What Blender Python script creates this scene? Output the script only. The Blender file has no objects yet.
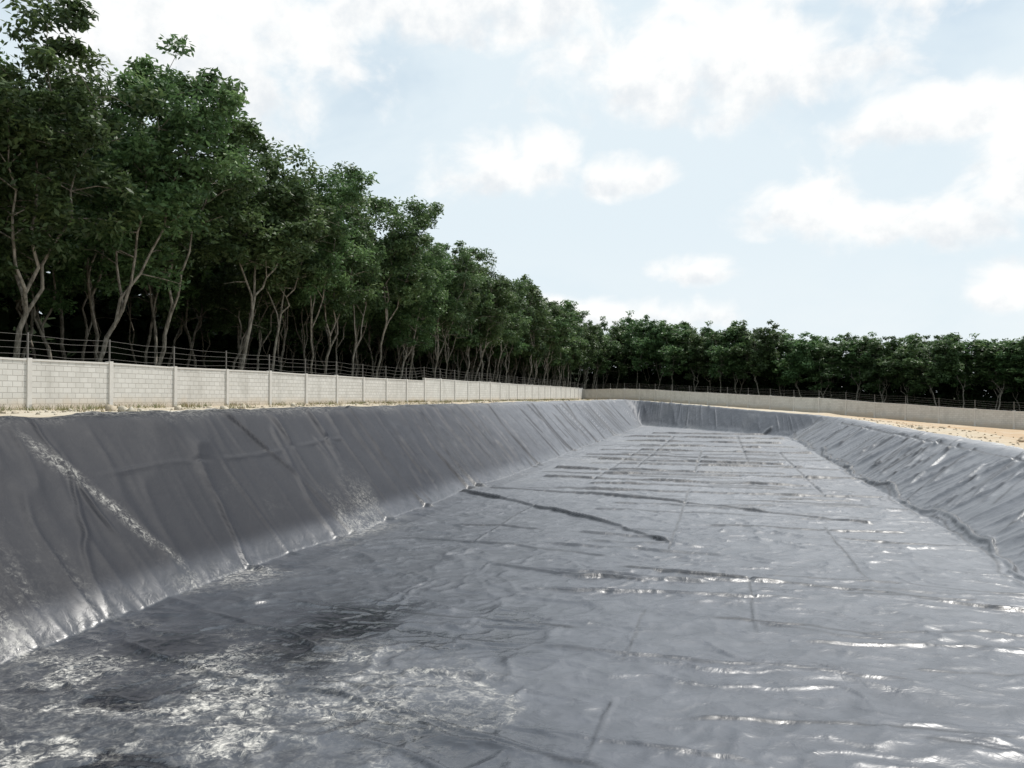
import bpy, math, numpy as np
from mathutils import Vector
R = math.radians
scene = bpy.context.scene
rng = np.random.default_rng(7)

# ------------------------------------------------------------------ helpers
def hsh(ix, iy, seed):
    with np.errstate(over='ignore'):
        h = (ix.astype(np.int64)*374761393 + iy.astype(np.int64)*668265263 + seed*1442695041) & 0xFFFFFFFF
        h = ((h ^ (h >> 13)) * 1274126177) & 0xFFFFFFFF
        h = (h ^ (h >> 16)) & 0xFFFFFFFF
        h = (h * 2246822519) & 0xFFFFFFFF
        h = h ^ (h >> 15)
    return (h & 0xFFFFFF) / float(0xFFFFFF) * 2 - 1
def vn(x, y, seed=0):
    x, y = np.broadcast_arrays(x, y)
    xi = np.floor(x); yi = np.floor(y)
    fx = x-xi; fy = y-yi
    fx = fx*fx*fx*(fx*(fx*6-15)+10); fy = fy*fy*fy*(fy*(fy*6-15)+10)
    a = hsh(xi, yi, seed); b = hsh(xi+1, yi, seed); c = hsh(xi, yi+1, seed); d = hsh(xi+1, yi+1, seed)
    return (a*(1-fx)+b*fx)*(1-fy)+(c*(1-fx)+d*fx)*fy
def fbm(x, y, seed=0, o=4):
    s = 0; a = 1; t = 0
    for i in range(o):
        s = s + a*vn(x*2**i+i*17.3, y*2**i-i*9.1, seed+i); t += a; a *= .5
    return s/t
def sstep(a, b, x):
    t = np.clip((x-a)/(b-a), 0, 1); return t*t*(3-2*t)
def quad_mesh(name, V, F, mats, midx=None, smooth=True, attrs=None, uv=None):
    me = bpy.data.meshes.new(name)
    V = np.asarray(V, dtype=np.float32); F = np.asarray(F, dtype=np.int32)
    me.vertices.add(len(V)); me.vertices.foreach_set('co', V.ravel())
    me.loops.add(F.size); me.loops.foreach_set('vertex_index', F.ravel())
    me.polygons.add(len(F))
    me.polygons.foreach_set('loop_start', np.arange(0, F.size, 4, dtype=np.int32))
    me.polygons.foreach_set('loop_total', np.full(len(F), 4, dtype=np.int32))
    if midx is not None: me.polygons.foreach_set('material_index', np.asarray(midx, dtype=np.int32))
    me.polygons.foreach_set('use_smooth', np.full(len(F), bool(smooth)))
    for m in mats: me.materials.append(m)
    if attrs:
        for k, v in attrs.items():
            at = me.attributes.new(k, 'FLOAT', 'POINT'); at.data.foreach_set('value', np.asarray(v, dtype=np.float32).ravel())
    if uv is not None:
        l = me.uv_layers.new(name='UVMap'); l.data.foreach_set('uv', np.asarray(uv, dtype=np.float32).ravel())
    me.update(calc_edges=True); me.validate()
    return me
def add(name, me, parent=None, loc=(0, 0, 0), rot=(0, 0, 0), sc=(1, 1, 1)):
    o = bpy.data.objects.new(name, me); scene.collection.objects.link(o)
    o.location = loc; o.rotation_euler = rot; o.scale = sc
    if parent: o.parent = parent
    return o
def grid_faces(nr, nc):
    i = np.arange(nr-1)[:, None]*nc + np.arange(nc-1)[None, :]
    return np.stack([i, i+1, i+nc+1, i+nc], -1).reshape(-1, 4)

class NT:
    def __init__(s, nt): s.nt = nt; nt.nodes.clear()
    def n(s, typ, **kw):
        nd = s.nt.nodes.new(typ)
        for k, v in kw.items(): setattr(nd, k, v)
        return nd
    def l(s, a, b): s.nt.links.new(a, b)
    def put(s, inp, v):
        if isinstance(v, bpy.types.NodeSocket): s.l(v, inp)
        else: inp.default_value = v
    def m(s, op, a, b=None, c=None, clamp=False):
        nd = s.nt.nodes.new('ShaderNodeMath'); nd.operation = op; nd.use_clamp = clamp
        s.put(nd.inputs[0], a)
        if b is not None: s.put(nd.inputs[1], b)
        if c is not None: s.put(nd.inputs[2], c)
        return nd.outputs[0]
    def mix(s, f, a, b):
        nd = s.nt.nodes.new('ShaderNodeMix'); nd.data_type = 'RGBA'
        s.put(nd.inputs[0], f); s.put(nd.inputs[6], a); s.put(nd.inputs[7], b)
        return nd.outputs[2]
    def rng(s, v, a, b, c=0., d=1.):
        nd = s.nt.nodes.new('ShaderNodeMapRange'); nd.interpolation_type = 'SMOOTHSTEP'
        s.put(nd.inputs[0], v)
        for i, q in enumerate((a, b, c, d)): nd.inputs[i+1].default_value = q
        return nd.outputs[0]
    def noise(s, vec, scale, detail=4, rough=.55, dist=0):
        nd = s.nt.nodes.new('ShaderNodeTexNoise')
        if vec is not None: s.l(vec, nd.inputs['Vector'])
        nd.inputs['Scale'].default_value = scale; nd.inputs['Detail'].default_value = detail
        nd.inputs['Roughness'].default_value = rough; nd.inputs['Distortion'].default_value = dist
        return nd.outputs[0]
    def mapping(s, vec, sc, rot=(0, 0, 0)):
        nd = s.nt.nodes.new('ShaderNodeMapping'); s.l(vec, nd.inputs[0]); nd.inputs['Scale'].default_value = sc
        nd.inputs['Rotation'].default_value = rot
        return nd.outputs[0]
    def attr(s, name):
        nd = s.nt.nodes.new('ShaderNodeAttribute'); nd.attribute_name = name; return nd.outputs['Fac']
def mat(name):
    m = bpy.data.materials.new(name); m.use_nodes = True
    return m, NT(m.node_tree)
def finish(t, col, rough, bump=None, spec=.5, bdist=.02, bstr=1.0):
    p = t.n('ShaderNodeBsdfPrincipled'); o = t.n('ShaderNodeOutputMaterial')
    t.put(p.inputs['Base Color'], col); t.put(p.inputs['Roughness'], rough); t.put(p.inputs['Specular IOR Level'], spec)
    if bump is not None:
        b = t.n('ShaderNodeBump'); b.inputs['Distance'].default_value = bdist; t.put(b.inputs['Strength'], bstr)
        t.l(bump, b.inputs['Height']); t.l(b.outputs[0], p.inputs['Normal'])
    t.l(p.outputs[0], o.inputs[0]); return p

# ------------------------------------------------------------------ materials
liner, t = mat('geomembrane')
co = t.n('ShaderNodeTexCoord').outputs['Object']
dust = t.attr('dust'); dark = t.attr('dark'); wet = t.attr('wet'); film_sheen = t.attr('film_sheen'); matte = t.attr('matte'); dry = t.attr('dry')
n1 = t.noise(co, .35, 5, .6); n2 = t.noise(co, 1.7, 8, .68, .4); n3 = t.noise(co, 16, 5, .7)
base = t.mix(t.rng(n2, .32, .7), (.036, .041, .054, 1), (.068, .074, .092, 1))
base = t.mix(t.m('MULTIPLY', t.rng(n1, .38, .7), .3), base, (.10, .106, .12, 1))
film_sheen_n = t.m('MULTIPLY', film_sheen, t.m('ADD', .6, t.m('MULTIPLY', t.rng(n2, .3, .7), .4)))
base = t.mix(film_sheen_n, base, (.175, .184, .205, 1))
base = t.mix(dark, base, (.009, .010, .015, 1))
grit = t.rng(n3, .42, .60)
dn = t.noise(co, 6.5, 10, .80, 1.0)
dm = t.m('ADD', dust, t.m('MULTIPLY', t.m('SUBTRACT', dn, .53), t.m('MULTIPLY', t.m('MINIMUM', dust, .6), 14)), clamp=True)
dm = t.m('MULTIPLY', dm, t.m('ADD', .4, t.m('MULTIPLY', grit, .6)))
base = t.mix(dm, base, (.54, .52, .48, 1))
rough = t.m('ADD', t.m('ADD', .30, t.m('MULTIPLY', n2, .18)), t.m('MULTIPLY', dm, .4))
rough = t.m('ADD', rough, t.m('ADD', t.m('MULTIPLY', matte, .24), t.m('MULTIPLY', dry, .16)))
rough = t.m('SUBTRACT', rough, t.m('MULTIPLY', t.m('MULTIPLY', wet, .33), t.m('SUBTRACT', 1, dm)))
bmp = t.m('ADD', t.m('MULTIPLY', n3, .07), t.m('MULTIPLY', t.noise(co, 3.6, 3, .55, .6), 1.0))
finish(t, base, rough, bmp, t.m('SUBTRACT', .60, t.m('MULTIPLY', matte, .40)), .028, t.m('SUBTRACT', .75, t.m('MULTIPLY', matte, .45)))

sand, t = mat('sandy_earth')
geo = t.n('ShaderNodeNewGeometry').outputs['Position']
a = t.noise(geo, .12, 5, .6); b = t.noise(geo, 1.1, 7, .7); c = t.noise(geo, 9, 5, .7)
sx = t.n('ShaderNodeSeparateXYZ'); t.l(geo, sx.inputs[0])
side = t.rng(sx.outputs[0], 6, 18)
c0 = t.mix(side, (.46, .42, .34, 1), (.41, .32, .22, 1))
c1 = t.mix(side, (.41, .34, .25, 1), (.38, .26, .155, 1))
col = t.mix(t.rng(a, .4, .6), c0, c1)
col = t.mix(t.m('MULTIPLY', t.rng(b, .45, .75), .6), col, (.48, .43, .36, 1))
col = t.mix(t.m('MULTIPLY', t.rng(b, .45, .30), .45), col, (.27, .20, .13, 1))
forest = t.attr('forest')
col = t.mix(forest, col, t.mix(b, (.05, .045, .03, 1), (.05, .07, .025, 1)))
finish(t, col, .95, t.m('ADD', b, t.m('MULTIPLY', c, .3)), .2, .05, .7)

wallm, t = mat('concrete_blockwork')
uv = t.n('ShaderNodeTexCoord').outputs['UV']; geo = t.n('ShaderNodeNewGeometry').outputs['Position']
br = t.n('ShaderNodeTexBrick'); t.l(uv, br.inputs['Vector'])
br.inputs['Scale'].default_value = 1; br.inputs['Brick Width'].default_value = .4; br.inputs['Row Height'].default_value = .2
br.inputs['Mortar Size'].default_value = .012; br.inputs['Mortar Smooth'].default_value = .3; br.inputs['Bias'].default_value = 0
br.inputs['Color1'].default_value = (.56, .545, .51, 1); br.inputs['Color2'].default_value = (.63, .615, .58, 1); br.inputs['Mortar'].default_value = (.43, .41, .375, 1)
sp = t.n('ShaderNodeSeparateXYZ'); t.l(uv, sp.inputs[0])
st = t.noise(t.mapping(geo, (1, 1, .35)), 1.2, 6, .65)
col = t.mix(t.m('MULTIPLY', t.rng(st, .45, .72), .45), br.outputs['Color'], (.36, .345, .31, 1))
low = t.m('MULTIPLY', t.rng(t.m('ADD', sp.outputs[1], t.m('MULTIPLY', st, .6)), .85, .3), .75)
col = t.mix(low, col, (.52, .44, .34, 1))
finish(t, col, .9, t.m('ADD', t.m('MULTIPLY', br.outputs['Fac'], -1), t.m('MULTIPLY', t.noise(geo, 30, 4), .3)), .25, .008, 1)
postm, t = mat('cast_concrete')
geo = t.n('ShaderNodeNewGeometry').outputs['Position']
n = t.noise(geo, 3, 6, .65)
finish(t, t.mix(n, (.48, .46, .43, 1), (.68, .66, .62, 1)), .85, n, .25, .01, .6)
wirem, t = mat('galvanised_wire'); finish(t, t.mix(t.noise(None, 5), (.10, .095, .09, 1), (.20, .19, .175, 1)), .7, None, .3)

bark, t = mat('rubber_tree_bark')
co = t.n('ShaderNodeTexCoord').outputs['Object']
n = t.noise(t.mapping(co, (3, 3, 1)), 2.2, 7, .7)
finish(t, t.mix(t.rng(n, .35, .65), (.10, .088, .07, 1), (.35, .315, .26, 1)), .9, n, .2, .03, .8)

def leafmat(name, c0, c1, c2):
    m, t = mat(name)
    tint = t.attr('tint'); oi = t.n('ShaderNodeObjectInfo').outputs['Random']
    col = t.mix(t.rng(tint, 0, .75), c0, c1); col = t.mix(t.rng(tint, .66, 1.0), col, c2)
    hs = t.n('ShaderNodeHueSaturation'); t.l(col, hs.inputs['Color'])
    t.l(t.m('ADD', .480, t.m('MULTIPLY', oi, .03)), hs.inputs['Hue']); t.l(t.m('ADD', .78, t.m('MULTIPLY', oi, .55)), hs.inputs['Value'])
    p = t.n('ShaderNodeBsdfPrincipled'); t.l(hs.outputs[0], p.inputs['Base Color']); p.inputs['Roughness'].default_value = .5
    p.inputs['Specular IOR Level'].default_value = .35
    tr = t.n('ShaderNodeBsdfTranslucent'); t.l(hs.outputs[0], tr.inputs[0])
    mx = t.n('ShaderNodeMixShader'); mx.inputs[0].default_value = .36
    t.l(p.outputs[0], mx.inputs[1]); t.l(tr.outputs[0], mx.inputs[2])
    o = t.n('ShaderNodeOutputMaterial'); t.l(mx.outputs[0], o.inputs[0]); return m
leaf = leafmat('rubber_leaves', (.048, .088, .034, 1), (.088, .152, .056, 1), (.155, .23, .09, 1))
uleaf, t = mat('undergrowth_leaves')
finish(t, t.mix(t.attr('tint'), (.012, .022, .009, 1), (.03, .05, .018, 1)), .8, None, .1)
drygrass, t = mat('dry_grass_blades')
finish(t, t.mix(t.attr('tint'), (.30, .24, .12, 1), (.14, .17, .06, 1)), .8)

# ------------------------------------------------------------------ terrain functions
XL, XR, YN = -10.4, 6.6, 2.5
SK = 28/17.; NY = 1/math.sqrt(1+SK*SK)
def Lf(X): return 112 - SK*(X+10.4)
def zg(X, Y):
    z = np.interp(X, [-400, -13.9, 10.1, 29, 400], [3.55, 3.55, 2.1, .7, .7])
    z = z + .06*fbm(X*.5, Y*.5, 3, 3) + .035*fbm(X*2.1, Y*2.1, 9, 2)
    z = z + .10*np.exp(-((X+15.6)/.9)**2)*(.4+fbm(X*.3, Y*.35, 12, 3))
    z = z + .45*np.exp(-((X-13.5)/1.6)**2)*np.clip(fbm(X*.2, Y*.13, 22, 3)+.15, 0, 1)
    return z
def pitd(X, Y):
    wob = .35*fbm(X*.12, Y*.12, 31, 2)
    dl = np.maximum(XL-X+wob, 0); dr = np.maximum(X-XR+wob*.5, 0)*.6
    dn = np.maximum(YN-Y, 0); df = np.maximum((Y-Lf(X))*NY, 0)
    return np.sqrt(dl**2+dr**2+dn**2+df**2)
def smin(a, b, k):
    h = np.clip(.5+.5*(b-a)/k, 0, 1); return b*(1-h)+a*h-k*h*(1-h)

# ------------------------------------------------------------------ liner
xs = [-15.0]
while xs[-1] < 11.2:
    x = xs[-1]; xs.append(x + (.024 if 6.2 < x < 7.3 else .040))
xs = np.array(xs)
NR = 1400
tt = np.linspace(0, 1, NR)
y0 = 5.0; Yend0 = 102.5
yy = (np.exp(tt*math.log((Yend0+y0+2)/4.0))*4.0) - y0 - 1.2
Lc = lambda X: Lf(X) + 6.9*1.0 + .5 - np.interp(X, [-14, 11], [0, 2.6])
X0 = np.broadcast_to(xs[None, :], (NR, len(xs))).copy()
Yb = np.broadcast_to(yy[:, None], X0.shape)
near = 14.0
sc = (Lc(X0)-near)/(yy[-1]-near)
Y0 = np.where(Yb < near, Yb, near+(Yb-near)*sc)
edge = np.minimum(np.clip((X0+15.0)/1.0, 0, 1), np.clip((11.2-X0)/1.0, 0, 1))
X0 += (1-edge)*(.25*fbm(Y0*.35, X0*0, 41, 4))*np.sign(X0)
d = pitd(X0, Y0)
G = zg(X0, Y0)
Z = smin(d*1.013, G+.035, .16)
s = sstep(.05, .6, d)
top = sstep(3.1, 3.7, np.where(X0 > 0, d+1.45, d))
farm = sstep(.1, .6, (Y0-Lf(X0))*NY)
wet = np.exp(-((X0+5.4)/2.3)**4-((Y0-12.4)/2.3)**4)*sstep(-.55, .0, fbm(X0*.45, Y0*.45, 115, 4))
wet = np.maximum(wet, .9*np.exp(-((X0+8.6)/1.6)**2-((Y0-11.0)/1.4)**2))
wet = np.maximum(wet, .8*np.exp(-((X0+3.4)/1.6)**2-((Y0-9.0)/.9)**2))
wet = np.maximum(wet, np.exp(-((X0+7.4)/2.6)**4-((Y0-8.0)/1.9)**4)*sstep(-.02, .2, fbm(X0*.8, Y0*1.1, 116, 4)))
def ridg(a, b, seed, p): return (1-np.abs(vn(a, b, seed)))**p
wx = .9*fbm(X0*.25, Y0*.25, 51, 3); wy = .9*fbm(X0*.3, Y0*.3, 52, 3)
wx2 = .35*fbm(X0*1.1, Y0*1.1, 53, 2); wy2 = .35*fbm(X0*1.1, Y0*1.1, 54, 2)
calm = .5+.5*sstep(-.35, .35, fbm(X0*.16, Y0*.16, 70, 2))
calm2 = .35+.65*sstep(-.3, .3, fbm(X0*.35+9, Y0*.4, 72, 2))
fl = .028*fbm(X0*.25, Y0*.3, 60, 3)
fl += .055*ridg(X0*.14+wx*.3, Y0*.36+wy+X0*.06, 61, 14)*(.15+.85*sstep(-.2, .4, fbm(X0*.1, Y0*.1, 71, 2)))
fl += .044*ridg(X0*.35+wx+wx2, Y0*.80+wy*1.4+wy2-X0*.12, 62, 7)*calm
fl += .040*ridg(X0*.7+wx*1.3+wx2, Y0*1.55+wy*2+wy2*1.3+X0*.25, 63, 5)*calm2
fl += .034*ridg(X0*1.15+wx*2+wx2*2, Y0*2.5+wy*3+wy2*2.5-X0*.4, 64, 3.5)*calm
fl += .017*ridg(X0*2.0-Y0*1.0, Y0*3.4+X0*1.0+wy2*4, 65, 3)
fl *= (1-.55*wet)
Yw = Y0 + .75*fbm(d*.30, Y0*.20, 80, 2)+.06*fbm(d*1.2, Y0*1.2, 88, 2)
sk = np.where(X0 < 0, -.35, .9)*d
ampm = sstep(-.5, .4, vn(Y0*.15+3, d*.2, 90))
sl = .20*ridg(Yw*.40+sk*.4, d*.12, 81, 8)*ampm
sl += .15*ridg(Yw*.85+sk*.5, d*.17, 82, 7)*(.25+.75*sstep(-.4, .4, vn(Y0*.3, d*.3, 91)))
sl += .055*ridg(Yw*1.7+sk*1.2, d*.25, 83, 4)*(.2+.8*sstep(-.3, .4, vn(Y0*.45, d*.4, 93)))
sl += .016*ridg(Yw*3.4+sk*2.0, d*.5, 84, 2)
sl += .030*fbm(Yw*.8, d*.5, 89, 2)
fe = .10*ridg(X0*1.1, d*.2, 86, 4)+.04*ridg(X0*2.6, d*.5, 92, 3)
disp = fl*(1-s) + s*(1-top)*(sl*(1-farm)*np.where(X0 > 0, 1.05, 1.)+fe*farm) + top*.02*fbm(X0*1.5, Y0*1.5, 87, 3)
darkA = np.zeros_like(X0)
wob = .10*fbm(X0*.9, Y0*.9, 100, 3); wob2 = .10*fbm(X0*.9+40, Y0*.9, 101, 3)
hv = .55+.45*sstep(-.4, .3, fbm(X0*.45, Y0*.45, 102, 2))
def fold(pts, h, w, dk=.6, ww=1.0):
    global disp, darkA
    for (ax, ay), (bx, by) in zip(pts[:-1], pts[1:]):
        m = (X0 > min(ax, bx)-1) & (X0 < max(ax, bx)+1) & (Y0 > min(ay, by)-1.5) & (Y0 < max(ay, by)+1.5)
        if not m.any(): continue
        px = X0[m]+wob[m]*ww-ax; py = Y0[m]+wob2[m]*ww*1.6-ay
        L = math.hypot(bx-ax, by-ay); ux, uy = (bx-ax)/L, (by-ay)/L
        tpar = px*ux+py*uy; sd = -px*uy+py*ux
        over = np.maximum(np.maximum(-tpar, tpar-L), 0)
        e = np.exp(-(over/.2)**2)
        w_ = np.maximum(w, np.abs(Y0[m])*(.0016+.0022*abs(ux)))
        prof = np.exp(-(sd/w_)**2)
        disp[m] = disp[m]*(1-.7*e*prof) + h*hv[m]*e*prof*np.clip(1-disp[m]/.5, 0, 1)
        darkA[m] = np.maximum(darkA[m], dk*e*(.5+.5*hv[m])*np.exp(-((sd+w_*1.0)/(w_*.95))**2))  # clean black overlap plus backlit shade painted on the fold's near flank
fold([(-10.3, 31.8), (-7.6, 29.6), (-4.9, 26.7), (-3.0, 24.6), (-1.3, 22.0)], .19, .07, 1)
fold([(-9.6, 33.8), (-5, 32.6), (-.7, 30.4), (4.5, 27)], .15, .07, 1)
fold([(-2, 18.8), (1.6, 18.0), (3.4, 17.6), (5.1, 16.8), (6.4, 16.9)], .11, .05, 1, .8)
fold([(-8.6, 21.1), (-5.5, 20.9), (-2.9, 20.1)], .08, .05, .8, 1)
fold([(-9.0, 10.9), (-7, 10.1), (-5.0, 9.9), (-1.4, 8.7)], .07, .05, .9, 1)
fold([(-6.5, 8.9), (-4.6, 8.9), (-3, 8.2)], .06, .05, .8, 1)
fold([(-9.2, 12.9), (-7.5, 12.4), (-6.2, 11.6)], .06, .05, .8, 1)
for yv in [34.5, 36.5, 39, 41.5, 44, 47.5, 51, 55, 60, 66, 73, 80, 88]:
    xa = rng.uniform(-9.8, -5); xb = rng.uniform(2.5, 6.5); k = rng.uniform(-1.8, .3)
    hh = .12+.0016*yv
    fold([(xa, yv), ((xa*2+xb)/3, yv+k*.3+rng.uniform(-.4, .4)), ((xa+xb*2)/3, yv+k*.7+rng.uniform(-.4, .4)), (xb, yv+k)], hh, .08, 1, 1.3)
for i in range(85):
    xa = rng.uniform(-9.5, 4); ln = rng.uniform(1.5, 6); yv = 9.5+rng.random()**1.2*60; k = rng.uniform(-.25, .12)
    xb = min(xa+ln, 6.3); xm = (xa+xb)/2
    q = .55 if yv < 16 else 1
    fold([(xa, yv), (xm, yv+k*ln*.5+rng.uniform(-.2, .2)), (xb, yv+k*ln)], rng.uniform(.05, .11)*q, .028+.022*q, rng.uniform(.4, 1), 1.2)
for pts in ([(-1.25, 35.5), (-1.25, 21.3)], [(-1.35, 15.0), (-1.4, 12.4)], [(-1.38, 10.4), (-1.42, 8.8)], [(.62, 18.2), (.6, 14.3)], [(-1.2, 60), (-1.25, 42)],
            [(4.0, 34), (4.0, 60)], [(-5.9, 38), (-5.8, 62)], [(3.1, 26), (3.1, 19)], [(-4.6, 46), (-4.5, 80)], [(1.6, 50), (1.6, 85)], [(-6.6, 29), (-6.6, 21)]):
    fold(pts, .03, .024, .8, .5)
for yv, k in [(33.2, -.5), (34.3, -.7), (21.5, .6), (46, -.6), (58, -.5), (27.5, -.3), (70, -1)]:
    fold([(-13.7, yv-k*2), (-12.2, yv-k*.4), (-10.3, yv)], .18, .08, 1, 1.3)
for i in range(80):
    yv = 11+rng.random()*90; a_, b_ = sorted(rng.uniform(-13.8, -10.3, 2))
    if b_-a_ < 1.3: b_ = a_+1.8
    k = rng.uniform(-.1, .75)
    fold([(a_, yv+k*(-10.3-a_)), (b_, yv+k*(-10.3-b_))], rng.uniform(.06, .14), rng.uniform(.05, .09), rng.uniform(.3, .9), 1.3)
fold([(-12.75, 14.5), (-12.7, 19), (-12.85, 25.5)], .05, .035, .9, .4)
pt = []; ph = 0
for v in np.arange(6, 84, .6):
    ph = .7*ph+rng.normal()*.07
    pt.append((6.7+.14*math.sin(v*.55)+ph, v))
fold(pt, .17, .06, 1.0, .7)
fold([(x_-.28+rng.uniform(-.08, .08), y_) for x_, y_ in pt[10:90:2]], .06, .05, .8, .8)
for i in range(85):
    yq = 10+rng.random()*70; k = rng.uniform(.1, 1.1); xa = rng.uniform(6.8, 8.2); xb = rng.uniform(8.6, 10.2)
    fold([(xb, yq+k*(xb-6.8)), (xa, yq+k*(xa-6.8))], rng.uniform(.07, .16), rng.uniform(.05, .08), rng.uniform(.5, 1), 1.5)
fold([(9.55, 12), (9.6, 30), (9.5, 70)], .04, .035, .8, .4)
Z = Z + disp
pn = fbm(X0*1.1, Y0*1.5, 110, 5)
nearleft = np.exp(-((X0+7.4)/3.8)**4-((Y0-8.3)/3.3)**4)
dustA = nearleft*(.12+.65*sstep(-.05, .34, pn)+.5*np.exp(-(fbm(X0*.9+3, Y0*1.4, 111, 4)/.045)**2))
fan = np.hypot((X0+4.1)/1.5, (Y0-9.9)/1.1)+.18*fbm(X0*1.2, Y0*1.2, 119, 3)
dustA = np.maximum(dustA, .5*np.exp(-((fan-1)/.06)**2)*(X0 > -5.5)+.25*sstep(1, .8, fan))
toe_l = np.exp(-((X0-XL+.1)/.9)**2)*np.clip((40-Y0)/26, 0, 1)*sstep(-.05, .5, fbm(X0*.7, Y0*.5, 112, 4))
dustA = np.maximum(dustA, .5*toe_l)
streak = np.exp(-((Y0-(14.6+(X0+11)*.55)+.25*fbm(X0*1.3, Y0, 113, 3))/.14)**2)*sstep(-13.9, -13.0, X0)*sstep(-10.3, -11.2, X0)
dustA = np.maximum(dustA, .5*streak*(.5+.5*sstep(-.2, .3, fbm(X0*2, Y0*2, 120, 3))))
dustA = np.maximum(dustA, .18*sstep(.1, .5, fbm(X0*.3, Y0*.18, 114, 5))*sstep(22, 60, Y0)*(1-s*.6))
dustA = np.maximum(dustA, .25*sstep(3.2, 3.9, d+.3*fbm(X0*.8, Y0*.5, 117, 3))*(X0 < 0))
dustA = np.maximum(dustA, .85*sstep(.35, .8, 1-np.minimum(X0+15.3, 11.4-X0)/.9+.4*fbm(X0, Y0*.8, 118, 3)))
dustA = dustA*(1-.75*wet)
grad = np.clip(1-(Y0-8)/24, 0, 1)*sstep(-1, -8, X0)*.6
darkA = np.clip(np.maximum(darkA, np.maximum(wet*.9, grad)), 0, 1)  # trees' dark reflection painted as blackening on wet patches and near-left floor
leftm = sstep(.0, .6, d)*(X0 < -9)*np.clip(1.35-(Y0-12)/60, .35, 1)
darkA = np.maximum(darkA, .9*sstep(.1, .7, d)*(X0 < -9)*np.clip(1.1-(Y0-14)/42, .0, 1))  # left bank's dimmer look under the trees painted into its colour
film_sheenA = np.clip(.25+.75*sstep(12, 34, Y0+X0*1.6), 0, 1)*(.78+.22*fbm(X0*.2, Y0*.12, 130, 3))*(1-.45*farm)  # dusty film, paled to the right and far to paint in sky sheen
film_sheenA = film_sheenA*np.where(X0 < -9.5, sstep(18, 60, Y0)*.8, 1)*(1-.55*farm*sstep(.2, .8, d))
dryA = sstep(15, 45, Y0)*(1-leftm)
V = np.stack([X0, Y0, Z], -1).reshape(-1, 3)
me = quad_mesh('pond_liner', V, grid_faces(NR, len(xs)), [liner], attrs={'dust': dustA, 'dark': darkA, 'wet': wet, 'film_sheen': film_sheenA, 'matte': leftm, 'dry': dryA})
add('pond_liner', me)

# ------------------------------------------------------------------ ground sheet
def spread(a, b, st, lo, hi, g=1.25):
    v = list(np.arange(a, b, st)); s_ = st
    x = v[-1]
    while x < hi: s_ *= g; x += s_; v.append(x)
    s_ = st; x = v[0]; w = []
    while x > lo: s_ *= g; x -= s_; w.append(x)
    return np.array(w[::-1]+v)
gx = spread(-26, 16, .28, -900, 900); gy = spread(-4, 132, .45, -200, 2500)
GX, GY = np.meshgrid(gx, gy)
dg = pitd(GX, GY)
gz = np.minimum(zg(GX, GY), dg*1.013-.32)
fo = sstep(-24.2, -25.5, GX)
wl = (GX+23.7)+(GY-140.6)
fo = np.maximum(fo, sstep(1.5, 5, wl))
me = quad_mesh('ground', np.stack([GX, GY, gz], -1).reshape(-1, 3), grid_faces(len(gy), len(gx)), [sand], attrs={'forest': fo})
add('ground', me)

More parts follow.
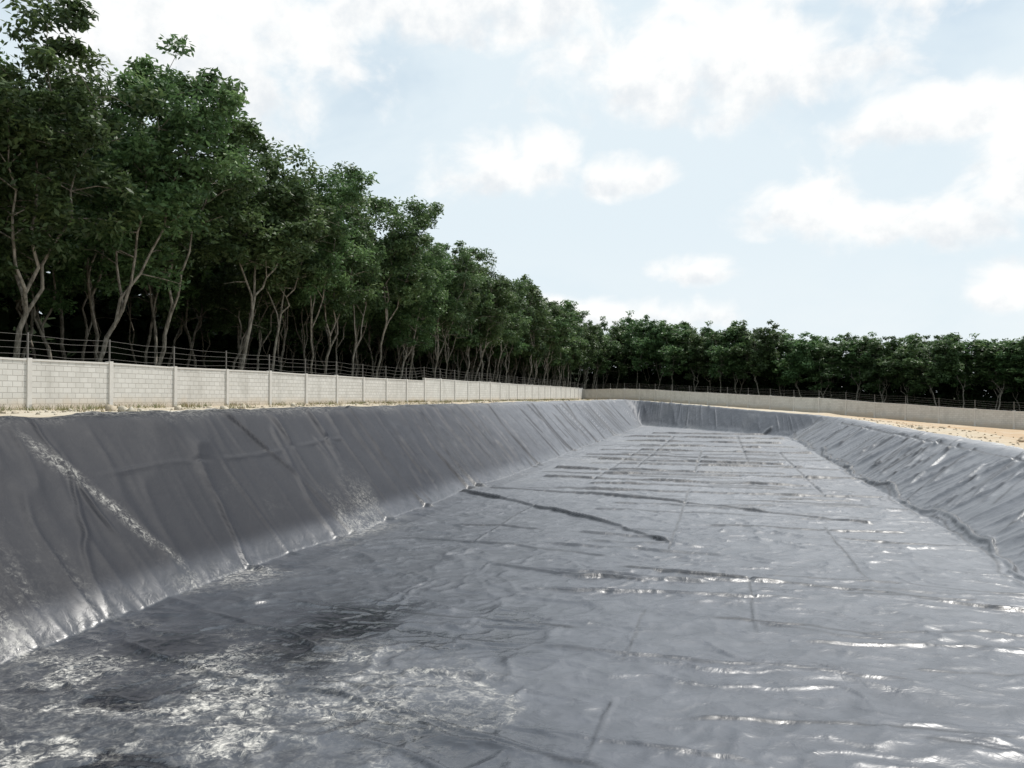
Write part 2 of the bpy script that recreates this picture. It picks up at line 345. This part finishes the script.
# ------------------------------------------------------------------ walls
def zgs(x, y): return float(zg(np.array([x]), np.array([y]))[0])
BOXF = np.array([[0, 3, 2, 1], [4, 5, 6, 7], [0, 1, 5, 4], [1, 2, 6, 5], [2, 3, 7, 6], [3, 0, 4, 7]])
def build_wall(name, p0, p1, bay, segs):
    par = bpy.data.objects.new(name, None); scene.collection.objects.link(par)
    dx, dy = p1[0]-p0[0], p1[1]-p0[1]; L = math.hypot(dx, dy); ux, uy = dx/L, dy/L; nx, ny = -uy, ux
    n = int(round(L/bay)); st = L/n
    parts = {'panels': [], 'posts': [], 'coping': [], 'wire_stakes': []}
    uvs = []; wires = [[], [], [], []]
    def box(k, s0, s1, hw, zb0, zb1, zt0, zt1, uv=False):
        V = []
        for (zz0, zz1) in ((zb0, zb1), (zt0, zt1)):
            for (s_, o_, z_) in ((s0, -hw, zz0), (s1, -hw, zz1), (s1, hw, zz1), (s0, hw, zz0)):
                V.append((p0[0]+ux*s_+nx*o_, p0[1]+uy*s_+ny*o_, z_))
        parts[k].append(V)
        if uv:
            for f in BOXF:
                for vi in f:
                    s_ = s0 if vi % 4 in (0, 3) else s1
                    uvs.append((s_, V[vi][2]-(zb0+.3)))
    zs = []
    for i in range(n+1):
        zs.append(np.mean([zgs(p0[0]+ux*(i*st+q), p0[1]+uy*(i*st+q)) for q in (-1.5, 0, 1.5)]))
    for i in range(n):
        h = segs(i*st); a, b = zs[i], zs[i+1]
        s0, s1 = i*st, (i+1)*st
        box('panels', s0+.02, s1-.02, .05, a-.3, b-.3, a+h, b+h, True)
        box('coping', s0+.095, s1-.095, .075, a+h+.002, b+h+.002, a+h+.07, b+h+.07)
    for i in range(n+1):
        h = segs(i*st-.1 if i else 0); z = zs[i]
        j = rng.uniform(-.015, .03)
        box('posts', i*st-.095, i*st+.095, .11, z-.3, z-.3, z+h+.10+j, z+h+.10+j)
        box('wire_stakes', i*st-.024, i*st+.024, .024, z+h+.05, z+h+.05, z+h+1.0, z+h+1.0)
        for k in range(4): wires[k].append((p0[0]+ux*i*st, p0[1]+uy*i*st, z+h+.24+.23*k+rng.uniform(-.03, .03)))
    for k, vv in parts.items():
        if not vv: continue
        V = np.array(vv).reshape(-1, 3); F = (np.arange(len(vv))[:, None, None]*8+BOXF[None]).reshape(-1, 4)
        me = quad_mesh(k, V, F, [{'panels': wallm, 'posts': postm, 'coping': postm, 'wire_stakes': wirem}[k]], smooth=False, uv=uvs if k == 'panels' else None)
        add(k, me, par)
    cu = bpy.data.curves.new('barbed_wire', 'CURVE'); cu.dimensions = '3D'; cu.bevel_depth = .0065; cu.bevel_resolution = 1
    for w in wires:
        P = []
        for a, b in zip(w[:-1], w[1:]):
            P += [a, ((a[0]+b[0])/2, (a[1]+b[1])/2, (a[2]+b[2])/2-.03-abs(rng.normal())*.03)]
        P.append(w[-1])
        sp = cu.splines.new('POLY'); sp.points.add(len(P)-1)
        for q, pnt in zip(sp.points, P): q.co = (*pnt, 1)
    cu.materials.append(wirem); add('barbed_wire', cu, par)
    return par
build_wall('concrete_block_wall', (-23.7, -12.2), (-23.7, 140.6), 3.92, lambda s_: 1.74 if s_ < 71 else 1.95)
build_wall('concrete_block_wall', (-23.4, 140.8), (58, 59.2), 3.9, lambda s_: 1.75)

# ------------------------------------------------------------------ trees
def tube(V, F, pts, rads, k=7):
    pts = np.array(pts); base = sum(len(v) for v in V)
    rings = []
    for i in range(len(pts)):
        a = pts[max(i-1, 0)]; b = pts[min(i+1, len(pts)-1)]; dv = (b-a)/np.linalg.norm(b-a)
        r0 = np.cross(dv, [1, 0, .1]); r0 /= np.linalg.norm(r0); r1 = np.cross(dv, r0)
        ang = np.arange(k)/k*2*math.pi
        rings.append(pts[i]+rads[i]*(np.cos(ang)[:, None]*r0+np.sin(ang)[:, None]*r1))
    V.append(np.concatenate(rings))
    for i in range(len(pts)-1):
        for j in range(k):
            F.append((base+i*k+j, base+i*k+(j+1) % k, base+(i+1)*k+(j+1) % k, base+(i+1)*k+j))
def leaves(C, Rr, n, L, g, flat=.7, asp=.42):
    m = len(C)*n
    c = np.repeat(C, n, 0); r = np.repeat(Rr, n)
    dv = g.normal(size=(m, 3)); dv /= np.linalg.norm(dv, axis=1)[:, None]
    rad = r*g.random(m)**.5
    off = dv*rad[:, None]; off[:, 2] *= flat
    p = c+off+g.normal(size=(m, 3))*.06
    a = g.normal(size=(m, 3)); a[:, 2] = a[:, 2]*.5-.35; a += dv*.5
    a /= np.linalg.norm(a, axis=1)[:, None]
    nn = g.normal(size=(m, 3))*.6+dv*.4; nn[:, 2] += .8
    b = np.cross(a, nn); b /= np.linalg.norm(b, axis=1)[:, None]+1e-6
    l = L*g.uniform(.65, 1.25, m)[:, None]; w = l*asp
    v = np.stack([p-a*l*.5, p+b*w*.5, p+a*l*.5, p-b*w*.5], 1).reshape(-1, 3)
    ct = np.repeat(g.random(len(C)), n)
    ti = np.clip(.6*ct+.4*g.random(m)+.15*dv[:, 2], 0, 1)
    return v, np.repeat(ti, 4)
def make_tree(seed, H=18.5, low=6.5, cr=3.4, nl=120, nclump=145, ll=.36):
    g = np.random.default_rng(seed); V = []; F = []; C = []
    az = g.uniform(-.6, .6); lean = g.uniform(.08, .36)
    dirv = np.array([math.cos(az), math.sin(az)*.8, 0])
    fork = g.uniform(4.8, 7.5)
    P = [np.array([0, 0, -.3])]
    for i in range(1, 8):
        q = i/7; P.append(np.array([dirv[0]*lean*fork*q**1.2, dirv[1]*lean*fork*q**1.2, fork*q])+np.append(g.normal(size=2)*.05, 0))
    r0 = g.uniform(.11, .155)
    tube(V, F, P, [r0*1.35]+[r0*(1-.3*i/7) for i in range(1, 8)], 8)
    nlimb = g.integers(2, 5)
    a0 = g.uniform(0, 6.28)
    for k in range(nlimb):
        a = a0+k*6.28/nlimb+g.uniform(-.5, .5)
        top = g.uniform(.70, 1)*H if k else H*.96; rr = g.uniform(.45, .85)*cr*(.5 if k == 0 else 1)
        st = P[-1] if k % 2 == 0 else P[-2]
        lp = [st]; n = 9
        for i in range(1, n+1):
            q = i/n
            tgt = st+np.array([math.cos(a)*rr*q**.8+dirv[0]*lean*4*q, math.sin(a)*rr*q**.8+dirv[1]*lean*4*q, (top-1.0-st[2])*q])
            lp.append(tgt+g.normal(size=3)*np.array([.16, .16, .05]))
        lr = [r0*.58*(1-.86*i/n) for i in range(n+1)]
        tube(V, F, lp, lr, 6)
        C.append(lp[-1])
        for i in range(2, n+1):
            for _ in range(3 if i > 3 else 1):
                zc = lp[i][2]
                if zc < low-1.5: continue
                env = cr*(1.05-min(1, abs((zc-H*.62)/(H*.48))**2.2*.75))
                a2 = g.uniform(0, 6.28); ln = g.uniform(.45, .95)*env*.8
                e = lp[i]+np.array([math.cos(a2)*ln, math.sin(a2)*ln, g.uniform(-.4, 1.3)])
                mid = (lp[i]+e)/2+np.array([0, 0, g.uniform(-.1, .4)])
                tube(V, F, [lp[i], mid, e], [lr[i]*.5+.01, lr[i]*.3+.008, .01], 4)
                C.append(e); C.append(mid+g.normal(size=3)*.5)
                C.append(e+g.normal(size=3)*np.array([.8, .8, .5]))
    C = np.array(C)
    C = C[C[:, 2] > low-1.2]
    dm_ = np.linalg.norm(C[:, None]-C[None], axis=2)
    C = C[(dm_ < 1.9).sum(1) >= 5]
    if len(C) > nclump: C = C[g.permutation(len(C))[:nclump]]
    Rr = g.uniform(.5, 1.15, len(C))
    tv, tf = np.concatenate(V), np.array(F)
    lv, ti = leaves(C, Rr, nl, ll, g)
    nf = len(lv)//4
    lf = np.arange(len(lv)).reshape(-1, 4)+len(tv)
    me = quad_mesh('rubber_tree', np.concatenate([tv, lv]), np.concatenate([tf, lf]), [bark, leaf],
                   midx=np.concatenate([np.zeros(len(tf)), np.ones(nf)]), attrs={'tint': np.concatenate([np.zeros(len(tv)), ti])})
    return me
variants = [make_tree(100+i, low=5.6+.5*(i % 3), cr=3.1+.25*(i % 4)) for i in range(9)]
lowv = [make_tree(200+i, H=18.5, low=2.5, cr=4.1, nl=52, nclump=150, ll=.62) for i in range(4)]
g = np.random.default_rng(5)
woods = bpy.data.objects.new('forest_trees', None); scene.collection.objects.link(woods)
for r in range(5):
    y = -6+g.uniform(0, 3)
    while y < 195:
        x = -27.8-4.0*r+g.uniform(-.8, .8)
        yy_ = y+g.uniform(-.7, .7)
        s_ = g.uniform(.79, .97)
        vs = variants if (r < 2) else lowv
        me = vs[g.integers(len(vs))]
        if r == 0 and yy_ > 75 and g.random() < .5: me = lowv[g.integers(len(lowv))]
        o = add('rubber_tree' if r < 2 else 'tree', me, None if r < 2 else woods, (x, yy_, 3.45),
                (0, 0, g.uniform(-1.3, 1.3) if r == 0 else g.uniform(0, 6.28)), (s_*g.uniform(.9, 1.15), s_*g.uniform(.9, 1.15), s_*(.96 if r > 1 else 1)))
        y += g.uniform(3.3, 5.2) if r < 2 else g.uniform(4.8, 6.5)
back = bpy.data.objects.new('distant_tree_row', None); scene.collection.objects.link(back)
for r in range(3):
    x = -24.
    while x < 120:
        y = 186-.2*(x+22)+r*6+g.uniform(-2, 2)
        hh = np.interp(x, [-22, 10, 60, 130], [.98, .90, .80, .78])*g.uniform(.90, 1.08)
        z = float(np.interp(x, [-13.9, 10.1, 29], [3.5, 2.1, .7]))
        wsc = g.uniform(1.0, 1.35)*.98
        add('tree', lowv[g.integers(len(lowv))], back, (x, y, z-.3-1.2), (0, 0, g.uniform(0, 6.28)), (wsc, wsc, hh*1.08))
        x += g.uniform(4.0, 5.6)
def undergrowth(name, pts, h, n, seed, L):
    g = np.random.default_rng(seed)
    C = []
    for (x0_, y0_, x1_, y1_, zb) in pts:
        k = n
        q = (np.arange(k)+g.random(k))/k; px = x0_+(x1_-x0_)*q+g.normal(size=k)*.8; py = y0_+(y1_-y0_)*q+g.normal(size=k)*.8
        C.append(np.stack([px, py, zb+g.random(k)**1.2*h], 1))
    C = np.concatenate(C)
    lv, ti = leaves(C, g.uniform(.9, 1.7, len(C)), 16, L, g, .9, .75)
    add(name, quad_mesh(name, lv, np.arange(len(lv)).reshape(-1, 4), [uleaf], attrs={'tint': ti*.6}))
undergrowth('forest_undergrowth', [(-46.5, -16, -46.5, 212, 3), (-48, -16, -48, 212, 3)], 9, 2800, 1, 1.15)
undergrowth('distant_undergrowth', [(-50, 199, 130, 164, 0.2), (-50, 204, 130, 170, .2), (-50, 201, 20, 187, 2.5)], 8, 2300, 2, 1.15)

# ------------------------------------------------------------------ clods + dry grass on the rims
def clods():
    g = np.random.default_rng(3); Vs = []; Fs = []; b = 0
    base = np.array([[-1, -1, -1], [1, -1, -1], [1, 1, -1], [-1, 1, -1], [-1, -1, 1], [1, -1, 1], [1, 1, 1], [-1, 1, 1]])*.5
    for i in range(1500):
        if g.random() < .6: x = -15.4-abs(g.normal())*2.6; y = 8+g.random()**1.6*90
        else: x = 11.4+abs(g.normal())*3.0; y = 14+g.random()*66
        s_ = g.uniform(.03, .11)*(1+ (g.random() < .05)*1.5)
        v = base*s_*np.array([1, g.uniform(.7, 1.3), .7])+g.normal(size=(8, 3))*s_*.16
        v[4:, :2] *= .7
        an = g.uniform(0, 6.28); c_, s2 = math.cos(an), math.sin(an)
        v = v@np.array([[c_, s2, 0], [-s2, c_, 0], [0, 0, 1]])
        Vs.append(v+[x, y, zgs(x, y)+s_*.2]); Fs.append(BOXF+b); b += 8
    add('soil_clods', quad_mesh('soil_clods', np.concatenate(Vs), np.concatenate(Fs), [sand], attrs={'forest': np.zeros(b)}))
clods()
def grass():
    g = np.random.default_rng(4); n = 9000; tuft = 450
    tx = np.where(g.random(tuft) < .75, -23.3+abs(g.normal(size=tuft))*.5, -16-g.random(tuft)*6); ty = g.uniform(14, 130, tuft)
    k = g.integers(0, tuft, n)
    x = tx[k]+g.normal(size=n)*.13; y = ty[k]+g.normal(size=n)*.16
    z = zg(x, y)
    h = g.uniform(.06, .24, n); ln = g.normal(size=(n, 2))*.10
    an = g.uniform(0, 6.28, n); w = .012
    p0 = np.stack([x-np.cos(an)*w, y-np.sin(an)*w, z-.02], 1); p1 = np.stack([x+np.cos(an)*w, y+np.sin(an)*w, z-.02], 1)
    p2 = np.stack([x+ln[:, 0]+.003, y+ln[:, 1], z+h], 1); p3 = np.stack([x+ln[:, 0]-.003, y+ln[:, 1], z+h], 1)
    v = np.stack([p0, p1, p2, p3], 1).reshape(-1, 3)
    add('dry_grass', quad_mesh('dry_grass', v, np.arange(4*n).reshape(-1, 4), [drygrass], attrs={'tint': np.repeat(g.random(tuft)[k], 4)}))
grass()

# ------------------------------------------------------------------ light + sky
SE, SR = R(60), R(30)
w = bpy.data.worlds.new('World'); scene.world = w; w.use_nodes = True
t = NT(w.node_tree)
sky = t.n('ShaderNodeTexSky'); sky.sky_type = 'NISHITA'; sky.sun_disc = False; sky.sun_elevation = SE; sky.sun_rotation = SR
sky.dust_density = 1.5
tc = t.n('ShaderNodeTexCoord').outputs['Generated']
nv = t.n('ShaderNodeVectorMath', operation='NORMALIZE'); t.l(tc, nv.inputs[0]); dvec = nv.outputs[0]
sp = t.n('ShaderNodeSeparateXYZ'); t.l(dvec, sp.inputs[0])
az = t.m('MULTIPLY', t.m('ARCTAN2', sp.outputs[0], sp.outputs[1]), 57.2958)
el = t.m('MULTIPLY', t.m('ARCSINE', sp.outputs[2]), 57.2958)
cb = t.n('ShaderNodeCombineXYZ'); t.l(az, cb.inputs[0]); t.l(el, cb.inputs[1]); ae = cb.outputs[0]
na = t.noise(t.mapping(ae, (1, 1.3, 1)), .20, 8, .55, .3)
blobs = [(-15.4, 15.6, 6.5, 3.1), (-12.2, 17.0, 3.4, 2.6), (-6.5, 15.2, 3.8, 2.3), (5.2, 12.3, 4.8, 3.3), (13, 11, 7.5, 3), (18.5, 13, 5.5, 5),
         (0, 21.5, 15, 6.2), (13.6, 17, 8, 2.8), (-18, 27, 16, 6.0), (-36, 22, 14, 8), (-1.4, 8.6, 3.6, 1.5), (-8, 5.6, 11, 1.8), (17, 6.3, 3.4, 2), (10, 27, 13, 6), (45, 20, 14, 8)]
acc = None; shd = None
for (a0, e0, wa, we) in blobs:
    da = t.m('DIVIDE', t.m('SUBTRACT', az, a0), wa); de = t.m('SUBTRACT', el, e0)
    de2 = t.m('MULTIPLY', t.m('MAXIMUM', de, t.m('MULTIPLY', de, -1.5)), 1/we)
    dd = t.m('SQRT', t.m('ADD', t.m('MULTIPLY', da, da), t.m('MULTIPLY', de2, de2)))
    v = t.m('SUBTRACT', 1, dd)
    sh = t.m('MULTIPLY', t.m('MAXIMUM', v, 0), t.m('DIVIDE', de, we))
    acc = v if acc is None else t.m('MAXIMUM', acc, v)
    shd = sh if shd is None else t.m('ADD', shd, sh)
acc = t.m('MAXIMUM', acc, -1)
mask = t.rng(t.m('ADD', acc, t.m('MULTIPLY', t.m('SUBTRACT', na, .5), 2.4)), -.03, .6)
veil = t.rng(t.noise(t.mapping(dvec, (1, 1, 2.2)), 1.7, 6, .55, .3), .34, .60)
hor = t.rng(el, 13, 0)
haze = t.m('MINIMUM', t.m('ADD', t.m('ADD', .70, t.m('MULTIPLY', veil, .27)), t.m('MULTIPLY', hor, .35)), .97)
hz = t.mix(t.m('ADD', t.m('MULTIPLY', veil, .5), t.m('MULTIPLY', hor, .5), clamp=True), (6.8, 8.2, 9.1, 1), (8.8, 9.35, 9.6, 1))
bg = t.mix(haze, sky.outputs[0], hz)
cs = t.rng(t.m('ADD', t.m('MULTIPLY', shd, 1.0), t.m('MULTIPLY', t.m('SUBTRACT', t.noise(ae, .4, 5, .6), .5), 1.3)), -.38, .15)
cl = t.mix(cs, (8.0, 8.4, 8.75, 1), (10.2, 10.2, 10.1, 1))
fin = t.mix(t.m('MULTIPLY', mask, .95), bg, cl)
b = t.n('ShaderNodeBackground'); t.l(fin, b.inputs[0]); b.inputs[1].default_value = .102
o = t.n('ShaderNodeOutputWorld'); t.l(b.outputs[0], o.inputs[0])

sd = bpy.data.lights.new('sun', 'SUN'); sd.energy = 4.6; sd.angle = R(.8); sd.color = (1, .96, .9)
so = add('sun', sd); dv = Vector((math.sin(SR)*math.cos(SE), math.cos(SR)*math.cos(SE), math.sin(SE)))
so.rotation_euler = dv.to_track_quat('Z', 'Y').to_euler(); so.location = dv*60

cam = bpy.data.cameras.new('camera'); cam.sensor_width = 36; cam.lens = 28.125; cam.clip_end = 5000; cam.clip_start = .05
c = add('camera', cam, None, (0, 0, 4.0), (R(90.93), 0, R(14.57)))
scene.camera = c
scene.view_settings.view_transform = 'Standard'; scene.view_settings.look = 'None'; scene.view_settings.exposure = 0
